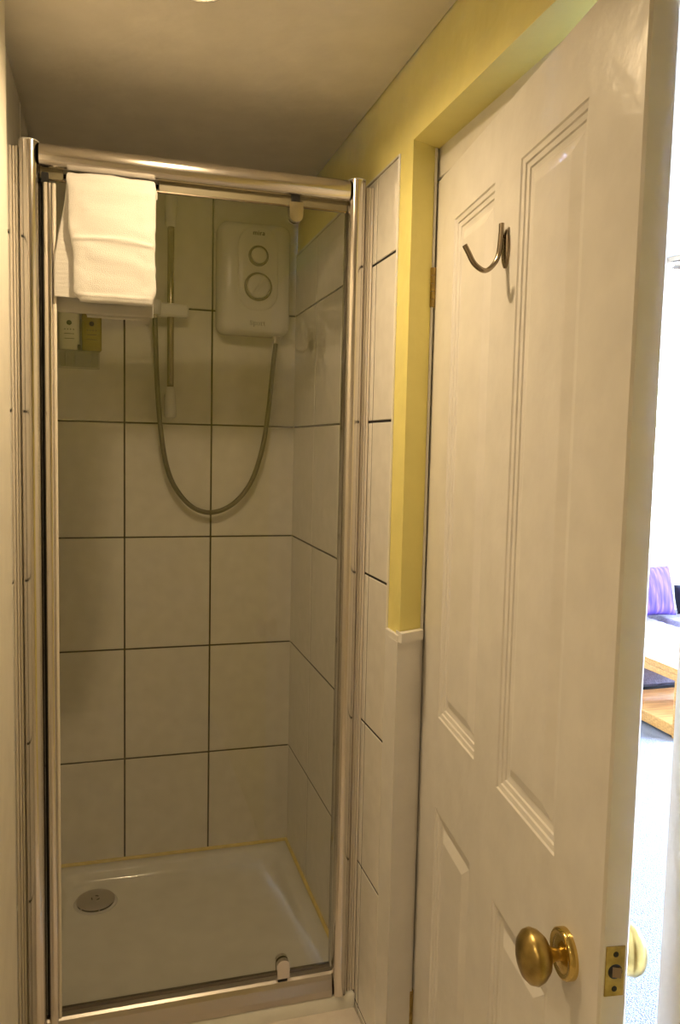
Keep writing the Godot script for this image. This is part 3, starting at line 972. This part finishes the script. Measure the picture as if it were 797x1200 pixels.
# ---- the room beyond the door
func build_living_room() -> void:
	var st := new_st()
	# far wall with a window opening x 3.09..4.2, y 1.10..1.98
	box(st, Vector3(0.2, 0, -2.45), Vector3(3.09, 2.6, -2.30))
	box(st, Vector3(4.20, 0, -2.45), Vector3(4.75, 2.6, -2.30))
	box(st, Vector3(3.09, 0, -2.45), Vector3(4.20, 1.10, -2.30))
	box(st, Vector3(3.09, 1.98, -2.45), Vector3(4.20, 2.6, -2.30))
	struct(put("wall_far", st, M.white_wall), "white sunlit wall of the room beyond the door")
	st = new_st()
	box(st, Vector3(4.6, 0, -2.3), Vector3(4.75, 0.7, 2.6))
	box(st, Vector3(4.6, 2.2, -2.3), Vector3(4.75, 2.6, 2.6))
	box(st, Vector3(4.6, 0.7, -2.3), Vector3(4.75, 2.2, -0.95))
	box(st, Vector3(4.6, 0.7, 1.35), Vector3(4.75, 2.2, 2.6))
	struct(put("wall_side", st, M.white_wall), "white wall with the wide window, out of view beyond the door")
	st = new_st()
	box(st, Vector3(0.2, 0, 2.6), Vector3(4.75, 2.6, 2.75))
	struct(put("wall_near", st, M.white_wall), "white end wall of the room beyond the door, out of view")
	st = new_st()
	box(st, Vector3(0.2, 2.36, -2.45), Vector3(4.75, 2.6, 2.75))
	box(st, Vector3(0.2, 2.26, -2.45), Vector3(0.98, 2.37, 2.75))
	struct(put("ceiling_001", st, M.white_wall), "white ceiling of the room beyond the door")
	st = new_st()
	box(st, Vector3(0.12, -0.12, -2.45), Vector3(4.75, 0.0, 2.75))
	struct(put("floor_001", st, M.carpet), "speckled pale grey carpet beyond the door")
	st = new_st()
	box(st, Vector3(0.2, 0.0, -2.45), Vector3(0.21, 2.3, -0.15))
	box(st, Vector3(0.19, 0.0, -2.45), Vector3(0.205, 2.3, 0.89))
	struct(put("wall_partition", st, M.white_wall), "white outer face of the bathroom wall, seen from the bright room")
	# windows
	for w in [[Vector3(3.645, 1.10, -2.375), 1.11, 0.88, 0.0, "white framed window in the far wall above the sofa"], [Vector3(4.675, 0.70, 0.2), 2.3, 1.5, -PI / 2, "wide white framed window lighting the room beyond the door"]]:
		var win := thing("window_%d" % (1 if w[3] == 0.0 else 2), w[0])
		win.rotation.y = w[3]
		struct(win, w[4])
		var hw: float = w[1] / 2; var h: float = w[2]
		st = new_st()
		box(st, Vector3(-hw, 0, -0.03), Vector3(-hw + 0.05, h, 0.03), 0.004)
		box(st, Vector3(hw - 0.05, 0, -0.03), Vector3(hw, h, 0.03), 0.004)
		box(st, Vector3(-hw, 0, -0.03), Vector3(hw, 0.05, 0.03), 0.004)
		box(st, Vector3(-hw, h - 0.05, -0.03), Vector3(hw, h, 0.03), 0.004)
		box(st, Vector3(-0.025, 0, -0.025), Vector3(0.025, h, 0.025), 0.004)
		put("window_frame", st, M.gloss, win)
		st = new_st()
		box(st, Vector3(-hw + 0.04, 0.04, -0.004), Vector3(hw - 0.04, h - 0.04, 0.004))
		put("pane", st, M.pane, win)
		st = new_st()
		box(st, Vector3(-hw - 0.04, -0.022, 0.0), Vector3(hw + 0.04, 0.0, 0.115), 0.004)
		put("window_sill", st, M.gloss, win)
	st = new_st()
	box(st, Vector3(2.2, 0.785, -2.302), Vector3(4.6, 0.815, -2.284), 0.004)
	box(st, Vector3(2.2, 0.665, -2.302), Vector3(4.6, 0.690, -2.284), 0.004)
	struct(put("trim_3", st, M.gloss), "white dado mouldings on the far wall above the sofa")
	# downlight in its ceiling
	var d := thing("ceiling_light", Vector3(1.98, 2.36, -0.72))
	tag(d, "small round ceiling light with a thin grey ring beyond the open door", "ceiling light")
	st = new_st()
	lathe(st, PackedVector2Array([Vector2(0.075, -0.004), Vector2(0.080, -0.022), Vector2(0.088, -0.026), Vector2(0.096, -0.020), Vector2(0.098, 0.0)]), 48)
	put("ring", st, M.steel, d)
	st = new_st()
	lathe(st, PackedVector2Array([Vector2(0.0, -0.012), Vector2(0.05, -0.010), Vector2(0.0765, -0.004)]), 32)
	put("diffuser", st, M.plastic, d)
	# sofa along the far wall
	var s := thing("sofa", Vector3(3.3, 0.0, -1.95))
	tag(s, "low grey leather sofa with a ribbed seat under the far window", "sofa")
	st = new_st()
	box(st, Vector3(-1.1, 0.055, -0.30), Vector3(1.2, 0.245, 0.345), 0.02)
	put("base", st, M.leather, s)
	st = new_st()
	for k in 4: box(st, Vector3([-1.05, 1.10, -1.05, 1.10][k], 0.0, [-0.26, -0.26, 0.26, 0.26][k]), Vector3([-1.0, 1.15, -1.0, 1.15][k], 0.056, [-0.21, -0.21, 0.31, 0.31][k]))
	box(st, Vector3(-1.09, 0.018, -0.29), Vector3(1.19, 0.056, 0.325))
	put("plinth", st, M.dark, s)
	for k in 3:
		st = new_st()
		var rows := []
		var a := -1.1 + k * 0.767
		for i in 49:
			var z := lerpf(0.350, -0.30, i / 48.0)
			var row := PackedVector3Array()
			for j in 17:
				var f := j / 16.0
				var edge := pow(minf(minf(f, 1.0 - f) / 0.06, 1.0), 0.5) * pow(minf(minf(i / 48.0, 1.0 - i / 48.0) / 0.05, 1.0), 0.5)
				row.append(Vector3(a + 0.762 * f, 0.245 + 0.135 * edge + 0.005 * absf(sin(i * PI / 6.0)) * edge, z))
			rows.append(row)
		grid(st, rows)
		put("seat_cushion", st, M.leather, s)
	# cushions
	cushion("scatter_cushion", Vector3(2.95, 0.392, -2.02), 0.0, 0.36, 0.34, M.purple, "purple and white streaked cushion leaning on the sofa")
	cushion("scatter_cushion", Vector3(3.305, 0.392, -2.05), 0.0, 0.28, 0.20, M.navy, "dark navy cushion on the sofa, right of the purple one")
	# coffee table
	var t := thing("coffee_table", Vector3(2.72, 0.0, -1.20))
	tag(t, "light oak coffee table with a lower shelf in front of the sofa", "table")
	st = new_st()
	box(st, Vector3(-0.45, 0.338, -0.33), Vector3(0.45, 0.372, 0.28), 0.003)
	put("tabletop", st, M.oak, t)
	st = new_st()
	box(st, Vector3(-0.45, 0.305, -0.33), Vector3(0.45, 0.338, 0.28), 0.002)
	put("apron", st, M.oak, t)
	st = new_st()
	box(st, Vector3(-0.45, 0.012, -0.33), Vector3(0.45, 0.072, 0.28), 0.003)
	put("shelf", st, M.oak, t)
	for q in [[-0.449, -0.329], [0.394, -0.329], [-0.449, 0.224], [0.394, 0.224]]:
		st = new_st()
		box(st, Vector3(q[0], 0.0, q[1]), Vector3(q[0] + 0.055, 0.3375, q[1] + 0.055), 0.003)
		put("leg", st, M.oak, t)

func cushion(called: String, at: Vector3, turn: float, w: float, h: float, m: Material, label: String) -> void:
	var c := thing(called, at)
	c.basis = Basis(Vector3.UP, turn) * Basis(Vector3.RIGHT, -0.28)
	tag(c, label, "cushion")
	var st := new_st()
	var rows := []
	for side in 2:
		rows = []
		for i in 19:
			var row := PackedVector3Array()
			for j in 19:
				var u := -1.0 + 2.0 * i / 18.0
				var v := -1.0 + 2.0 * j / 18.0
				var p := (1.0 - u * u) * (1.0 - v * v)
				var pinch := 1.0 - 0.07 * (1.0 - absf(u * v))
				var z := 0.070 * pow(p, 0.45) * (1.0 if side == 0 else -1.0)
				row.append(Vector3(v * w / 2 * (1.0 - 0.06 * (1.0 - u * u)), h / 2 + u * h / 2 * (1.0 - 0.05 * (1.0 - v * v)), z))
			if side == 1: row.reverse()
			rows.append(row)
		grid(st, rows)
	put("cover", st, m, c)
